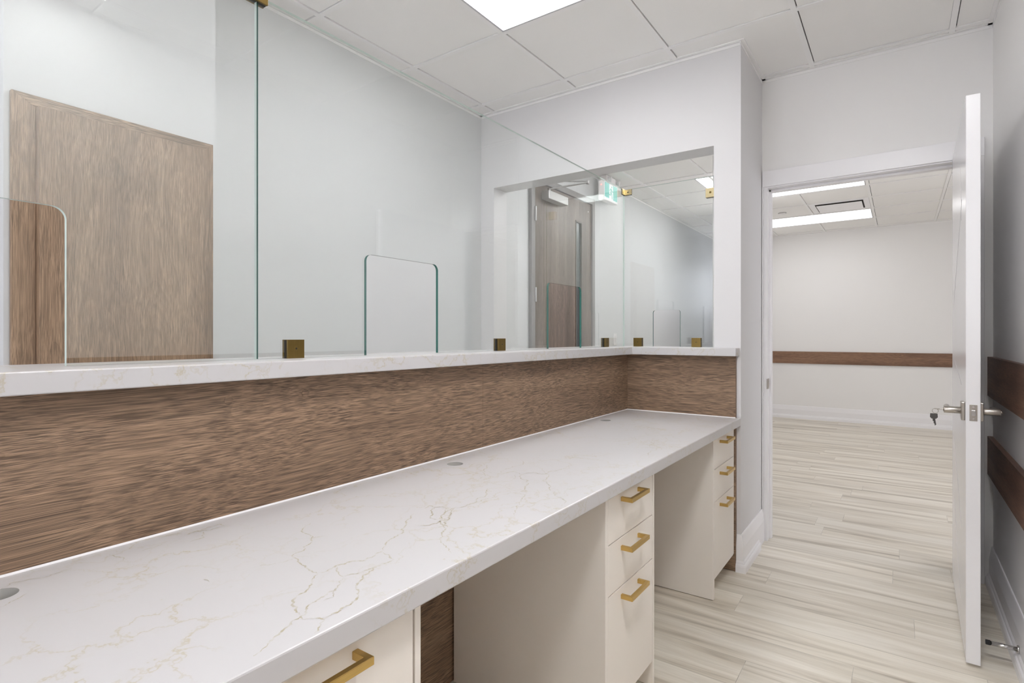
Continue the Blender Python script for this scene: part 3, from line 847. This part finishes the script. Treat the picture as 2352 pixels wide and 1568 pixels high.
# ------------------------------------------------------------------ drawer cabinets
def cabinet(end=False):
    """drawer unit 0.38 wide; origin at the floor, near-side front corner; fronts face +x"""
    r = empty('drawer_cabinet', (0, 0, 0))
    Wd, D, H = 0.38, 0.565, 0.7285
    T = 0.018
    b = MB()
    side = [(-D, 0.003), (0, 0.003), (0, H), (-D, H)]
    b.prism(side, 'y', 0, T, bev=0.0008)
    b.prism([(-D, 0.092), (0, 0.092), (0, H), (-D, H)] if end else side, 'y', Wd - 0.014, Wd - (0.008 if end else 0), bev=0.0008)
    b.box(-D, -0.02, T, Wd - 0.014, 0.092, 0.108)
    b.box(-D, -0.02, T, Wd - 0.014, H - 0.02, H)
    b.box(-D, -D + 0.01, T, Wd - 0.014, 0.1, H)
    b.build('body', cream, r)
    MB().box(-0.125, -0.11, T, Wd - 0.014, 0.003, 0.092).build('toe_kick', cream, r)
    MB().box(-0.024, -0.021, T, Wd - 0.014, 0.10, H - 0.01).build('gap_shade', gap_m, r)  # dark sheet standing in for shade between the drawer fronts
    for z0, z1, hz in ((0.5825, 0.7185, 0.695), (0.4355, 0.5795, 0.549), (0.090, 0.4325, 0.404)):
        d = MB().box(-0.019, 0.0, T + 0.0006, Wd - 0.0190, z0, z1, bev=0.0008).build('drawer', cream, r)
        h = MB()
        yc = 0.175; hl = 0.0695; px = 0.037
        hw, hh = 0.0055, 0.0065
        outl = [(-0.001, yc - hl), (px, yc - hl), (px, yc + hl), (-0.001, yc + hl), (-0.001, yc + hl - 0.0115), (px - 0.011, yc + hl - 0.0115), (px - 0.011, yc - hl + 0.0115), (-0.001, yc - hl + 0.0115)]
        h.prism(outl, 'z', hz - hh, hz + hh, bev=0.0012)
        h.build('handle', brass, d)
    return r
XF = -0.681
c1 = cabinet()
for y, lab, c in ((1.43, 'cream three-drawer cabinet under the middle of the worktop, between the two knee spaces', c1),
                  (2.533, 'cream three-drawer cabinet under the worktop beside the white end wall', None),
                  (0.315, 'cream three-drawer cabinet at the near end of the worktop, only its top drawer in view', None)):
    o = c or (cabinet(True) if 'end wall' in lab else copy_tree(c1))
    o.location = (XF, y, 0)
    tag(o, lab, 'cabinet', 'cream drawer cabinets under the worktop')

# ------------------------------------------------------------------ glass screen
XG, YG, GT = -1.335, 3.065, 2.046
GTH = 0.010
def pane(name, mb, label, edge):
    o = mb.build(name, [glass, edge, gl_edge_lit])
    return tag(o, label, 'glass panel', 'panes of the glass desk screen')
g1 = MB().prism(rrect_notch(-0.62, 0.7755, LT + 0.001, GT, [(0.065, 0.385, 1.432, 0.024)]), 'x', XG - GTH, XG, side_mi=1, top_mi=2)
pane('glass_screen', g1, 'clear glass pane in front of the wood-clad pilaster, with a pass-through notch', gl_edge_lit)
g2 = MB().prism(rrect_notch(0.7795, YG - 0.002, LT + 0.001, GT, [(1.128, 1.448, 1.432, 0.022), (2.198, 2.52, 1.430, 0.022)]), 'x', XG - GTH, XG, side_mi=1, top_mi=2)
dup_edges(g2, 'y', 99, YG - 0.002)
pane('glass_screen', g2, 'longest clear glass pane on the ledge, with two pass-through notches', gl_edge)
g3 = MB().prism(rrect_notch(XG - GTH, XP2 - 0.003, LT + 0.001, GT, [(-1.162, -1.005, 1.328, 0.014)]), 'y', YG, YG + GTH, side_mi=1, top_mi=2)
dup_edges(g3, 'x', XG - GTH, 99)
pane('glass_screen', g3, 'short glass pane in the opening of the white end wall, with one notch', gl_edge)

CG = 'brass clamps holding the glass screen'
def clamp():
    """50 mm square glass clamp; local +x faces the desk, glass from x=-0.010 to 0, origin at its lower edge"""
    r = empty('glass_clamp', (0, 0, 0))
    MB().box(0.0015, 0.0075, -0.025, 0.025, 0, 0.05, bev=0.0006).build('front_plate', bronze, r)
    MB().box(-0.0175, -0.0115, -0.025, 0.025, 0, 0.05, bev=0.0006).build('back_plate', bronze, r)
    MB().box(-0.0115, 0.0015, -0.0235, 0.0235, 0, 0.0485).build('gasket', black_gap, r)
    s = MB(); s.cyl((0.006, 0, 0.026), (0.0080, 0, 0.026), 0.0062, n=24, bev=0.0004); s.cyl((0.0078, 0, 0.026), (0.0083, 0, 0.026), 0.0026, n=6, mi=1)
    s.build('screw', [bronze, black_gap], r)
    return r
k0 = clamp()
first = True
for (p, rz, lab) in (((XG, 0.883, LT), 0, 'square brass clamp on the ledge just past the joint of the first two panes'),
                     ((XG, 1.822, LT), 0, 'square brass clamp on the ledge between the two notches of the longest pane'),
                     ((XG, 2.810, LT), 0, 'square brass clamp on the ledge beside the wall switch, before the glass corner'),
                     ((-1.252, YG, LT), -PI / 2, 'square brass clamp on the ledge of the short pane, next to the glass corner'),
                     ((-0.914, YG, LT), -PI / 2, 'square brass clamp on the ledge of the short pane, beside the white pillar'),
                     ((XG, 0.7775, GT - 0.018), 0, 'brass clamp high up on the joint of the first two panes'),
                     ((-0.838, YG, 1.931), -PI / 2, 'lit-tone brass clamp fixing the short pane to the pillar, high up')):
    o = k0 if first else copy_tree(k0)
    first = False
    o.location = p; o.rotation_euler = (0, 0, rz)
    tag(o, lab, 'clamp', CG)
for ch in o.children:            # lamplight on the upper wall clamp, painted as a paler tone
    if ch.name.startswith('front_plate'):
        ch.material_slots[0].link = 'OBJECT'; ch.material_slots[0].material = brass_lit
cc = empty('corner_clamp', (XG, YG, GT - 0.034), label='small brass corner clamp joining two panes at the top of the glass corner', cat='clamp', group=CG)
a = MB(); a.box(0.0015, 0.0065, -0.045, -0.0015, 0, 0.032, bev=0.0005); a.box(0.0015, 0.045, -0.0065, -0.0015, 0, 0.032, bev=0.0005)
a.build('inner_plate', brass_lit, cc)
a = MB(); a.box(-0.0005, 0.0015, -0.046, 0, -0.002, 0.033); a.box(-0.0005, 0.046, -0.0015, 0, -0.002, 0.033)
a.build('gasket', black_gap, cc)
s = MB(); s.cyl((0.0235, -0.0064, 0.016), (0.0235, -0.0080, 0.016), 0.004, n=16)
s.build('screw', black_gap, cc)

# ------------------------------------------------------------------ wood panel on the pilaster
def yk(v): return v * 2.15 / 2.32
r = empty('wood_wall_panel', (-2.15, yk(0.836), 0), label='tall framed wood-grain panel on the white pilaster, seen through the glass', cat='wall panel')
y0, y1, s0, s1 = yk(0.522) - yk(0.836), yk(1.15) - yk(0.836), yk(0.583) - yk(0.836), yk(1.1) - yk(0.836)
zt = 1.18 + (1.962 - 1.18) * 2.15 / 2.32
zs = 1.18 + (1.924 - 1.18) * 2.15 / 2.32
MB().prism([(y0, zt), (y1, zt), (s1, zs), (s0, zs)], 'x', 0.0005, 0.018, bev=0.0008).build('frame_board', wood_y, r)
MB().prism([(y0, 0.002), (s0, 0.002), (s0, zs), (y0, zt)], 'x', 0.0005, 0.018, bev=0.0008).build('frame_board', wood_z, r)
MB().prism([(s1, 0.002), (y1, 0.002), (y1, zt), (s1, zs)], 'x', 0.0005, 0.018, bev=0.0008).build('frame_board', wood_z, r)
MB().box(0.0005, 0.046, s0 + 0.0005, s1 - 0.0005, 0.002, zs - 0.0005, bev=0.001).build('panel_board', wood_z, r)

# ------------------------------------------------------------------ corridor door
d2 = empty('door_2', (XL, 4.05, 0), kind='structure')
d2['label'] = 'brown corridor door with narrow glass lite in a grey metal frame'
f = MB()
ya, yb, zt2 = 3.519 - 4.05, 4.581 - 4.05, 2.425
f.prism([(ya, 0), (ya + 0.05, 0), (ya + 0.05, zt2 - 0.05), (yb - 0.05, zt2 - 0.05), (yb - 0.05, 0), (yb, 0), (yb, zt2), (ya, zt2)], 'x', 0.0005, 0.03, bev=0.002)
f.build('door_frame', frame_m, d2)
ly0, ly1 = 4.233 - 4.05, 4.353 - 4.05
lf = MB()
lf.box(0.0005, 0.016, ya + 0.052, ly0, 0.01, zt2 - 0.053); lf.box(0.0005, 0.016, ly1, yb - 0.052, 0.01, zt2 - 0.053)
lf.box(0.0005, 0.016, ly0, ly1, 2.185, zt2 - 0.053); lf.box(0.0005, 0.016, ly0, ly1, 0.01, 0.75)
leaf2 = lf.build('door_leaf', wood_door, d2)
lt_ = MB(); w = 0.014
lt_.box(0.002, 0.020, ly0, ly0 + w, 0.75, 2.185); lt_.box(0.002, 0.020, ly1 - w, ly1, 0.75, 2.185)
lt_.box(0.002, 0.020, ly0, ly1, 2.185 - w, 2.185); lt_.box(0.002, 0.020, ly0, ly1, 0.75, 0.75 + w)
lite = lt_.build('lite_frame', plain('dark bronze lite frame', (92, 82, 74), 0.4), leaf2)
MB().box(0.001, 0.006, ly0 + 0.005, ly1 - 0.005, 0.755, 2.18).build('pane', dark_glass, leaf2)
for hz in (0.22, 1.50, 2.12):
    MB().cyl((0.034, ya + 0.048, hz - 0.055), (0.034, ya + 0.048, hz + 0.055), 0.009, n=16, bev=0.001).build('hinge', alu, d2)
cl = MB().box(0.016, 0.085, 3.68 - 4.05, 3.985 - 4.05, 2.252, 2.318, bev=0.004).build('door_closer', alu, d2)
ar = MB()
ar.cyl((0.05, 3.74 - 4.05, 2.318), (0.05, 3.74 - 4.05, 2.345), 0.012)
ar.beam((0.05, 3.74 - 4.05, 2.340), (0.315, 3.884 - 4.05, 2.384), 0.02, 0.008)
ar.cyl((0.315, 3.884 - 4.05, 2.372), (0.315, 3.884 - 4.05, 2.398), 0.012)
ar.beam((0.315, 3.884 - 4.05, 2.392), (0.03, 3.70 - 4.05, 2.400), 0.018, 0.008)
ar.box(0.0, 0.045, 3.68 - 4.05, 3.73 - 4.05, 2.385, 2.410, bev=0.002)
ar.build('closer_arm', alu, cl)
MB().cyl((0.016, 4.47 - 4.05, 2.30), (0.018, 4.47 - 4.05, 2.30), 0.006, n=12).build('door_plug', plastic, leaf2)

# exit sign with emergency lamps
es = empty('exit_sign', (-2.23, 4.745, 2.43), label='green running-man exit sign hanging from the corridor ceiling', cat='sign')
MB().box(-0.03, 0.028, -0.148, 0.148, 0, 0.172, bev=0.004).build('housing', plastic, es)
fx = 0.0285
fp = MB().box(0.027, fx, -0.138, 0.138, 0.012, 0.162).build('sign_face', sign_w, es)
t_ = MB()
fa, fb, za, zb = -0.134, 0.134, 0.022, 0.160
s0_, s1_ = fa + 0.34 * (fb - fa), fa + 0.67 * (fb - fa)
t_.box(fx - 0.0005, fx + 0.0006, fa, s0_, za, zb)
t_.build('green_field', teal, fp)
MB().box(fx - 0.0005, fx + 0.0006, s1_, fb, za, zb).build('green_field', teal, fp)
m_ = MB()
def mp_(u, v): return (fx + 0.0003, s0_ + u * (s1_ - s0_), za + v * (zb - za))
def limb(u0, v0, u1, v1, w): m_.beam(mp_(u0, v0), mp_(u1, v1), 0.0012, w)
m_.cyl(mp_(0.62, 0.84), (fx + 0.001, *mp_(0.62, 0.84)[1:]), 0.0085, n=18)
limb(0.52, 0.74, 0.46, 0.46, 0.017)
limb(0.52, 0.72, 0.22, 0.66, 0.007); limb(0.24, 0.67, 0.16, 0.54, 0.007)
limb(0.54, 0.70, 0.74, 0.56, 0.007); limb(0.74, 0.56, 1.0, 0.55, 0.007)
limb(0.46, 0.48, 0.66, 0.30, 0.010); limb(0.66, 0.31, 0.74, 0.04, 0.008)
limb(0.44, 0.48, 0.32, 0.26, 0.010); limb(0.34, 0.27, -0.05, 0.29, 0.008)
m_.build('running_figure', teal, fp)
MB().cyl((0.0, -0.147, 0.135), (0.0, -0.1500, 0.135), 0.005, n=14).build('indicator_light', led, es)
cn = MB(); cn.box(-0.03, 0.03, -0.10, 0.10, 0.172, 0.2296, bev=0.003)
cn.build('canopy', plastic, es)
for dy in (-0.07, 0.115):
    hd = MB(); hd.cyl((0.028, dy, 0.200), (0.058, dy + 0.01, 0.192), 0.016, 0.026, n=20); hd.sphere((0.03, dy, 0.200), 0.017)
    hd.build('emergency_lamp', plastic, es)

sw = empty('light_switch', (XL, 5.07, 1.15), label='small white light switch on the corridor wall beside the brown door', cat='switch')
MB().box(0.0005, 0.007, -0.036, 0.036, -0.058, 0.058, bev=0.002).build('plate', plastic, sw)
MB().box(0.006, 0.010, -0.016, 0.016, -0.033, 0.033, bev=0.001).build('rocker', plain('switch rocker', (222, 220, 220), 0.3), sw)

# ------------------------------------------------------------------ next room ceiling fittings
ad_ = empty('air_diffuser', (-0.55, 7.2, RC), label='square white air diffuser plate in the ceiling of the next room', cat='air diffuser')
q = MB(); q.box(-0.28, 0.28, -0.27, 0.27, -0.002, 0.006, bev=0.001); q.build('frame', trim_w, ad_)
q = MB(); q.box(-0.228, 0.228, -0.218, 0.218, -0.0035, -0.001); q.build('slot', gap_m, ad_)
q = MB(); q.box(-0.215, 0.215, -0.205, 0.205, -0.016, -0.012, bev=0.001); q.box(-0.02, 0.02, -0.02, 0.02, -0.017, -0.002); q.build('plaque', trim_w, ad_)
sd = empty('smoke_detector', (-1.144, 7.22, RC + 0.005), label='small round sprinkler cap in the ceiling of the next room', cat='sprinkler')
MB().cyl((0, 0, -0.001), (0, 0, -0.006), 0.045, n=32).build('ring', chrome, sd)
MB().cyl((0, 0, -0.006), (0, 0, -0.013), 0.036, 0.033, n=32).build('cap', plastic, sd)
sd.name = 'sprinkler_cap'

# ------------------------------------------------------------------ world, camera, colour
w = bpy.data.worlds.new('World'); SC.world = w
w.use_nodes = True
w.node_tree.nodes['Background'].inputs['Color'].default_value = (0.9, 0.92, 1, 1)
w.node_tree.nodes['Background'].inputs['Strength'].default_value = 3.3

pl = bpy.data.lights.new('window_portal', 'AREA')
pl.shape = 'RECTANGLE'; pl.size = WX1 - WX0; pl.size_y = WZ1 - WZ0
pl.cycles.is_portal = True
po = bpy.data.objects.new('window_portal', pl); COL.objects.link(po)
pl2 = pl.copy(); pl2.size = WY1 - WY0
po2 = bpy.data.objects.new('window_portal', pl2); COL.objects.link(po2)
pl2.size_y = VZ1 - VZ0
po2.location = (RX1 + 0.13, (WY0 + WY1) / 2, (VZ0 + VZ1) / 2); po2.rotation_euler = (PI / 2, 0, PI / 2)
pl3 = pl.copy(); pl3.size = 0.40; pl3.size_y = 0.8
po3 = bpy.data.objects.new('window_portal', pl3); COL.objects.link(po3)
po3.location = (-1.90, RY1 + 0.13, 1.9); po3.rotation_euler = (PI / 2, 0, PI)
po.location = ((WX0 + WX1) / 2, YB - 0.13, (WZ0 + WZ1) / 2); po.rotation_euler = (PI / 2, 0, 0)

cam = bpy.data.cameras.new('Camera')
co = bpy.data.objects.new('Camera', cam)
COL.objects.link(co)
F = 1270.0
cam.sensor_fit = 'HORIZONTAL'; cam.sensor_width = 36
cam.lens = F / 2352 * 36
cam.shift_y = -12 / 2352
cam.clip_start = 0.02
co.location = (0, 0, 1.18)
co.rotation_euler = (PI / 2, 0, math.atan2(2067 - 1176, F))
SC.camera = co
SC.view_settings.view_transform = 'Standard'
SC.view_settings.look = 'None'
SC.view_settings.exposure = 0.98
SC.view_settings.gamma = 1.0
SC.view_settings.use_curve_mapping = False
SC.cycles.use_denoising = True
SC.cycles.max_bounces = 14
SC.cycles.diffuse_bounces = 8
SC.cycles.glossy_bounces = 5
SC.cycles.transparent_max_bounces = 24
SC.cycles.sample_clamp_indirect = 8
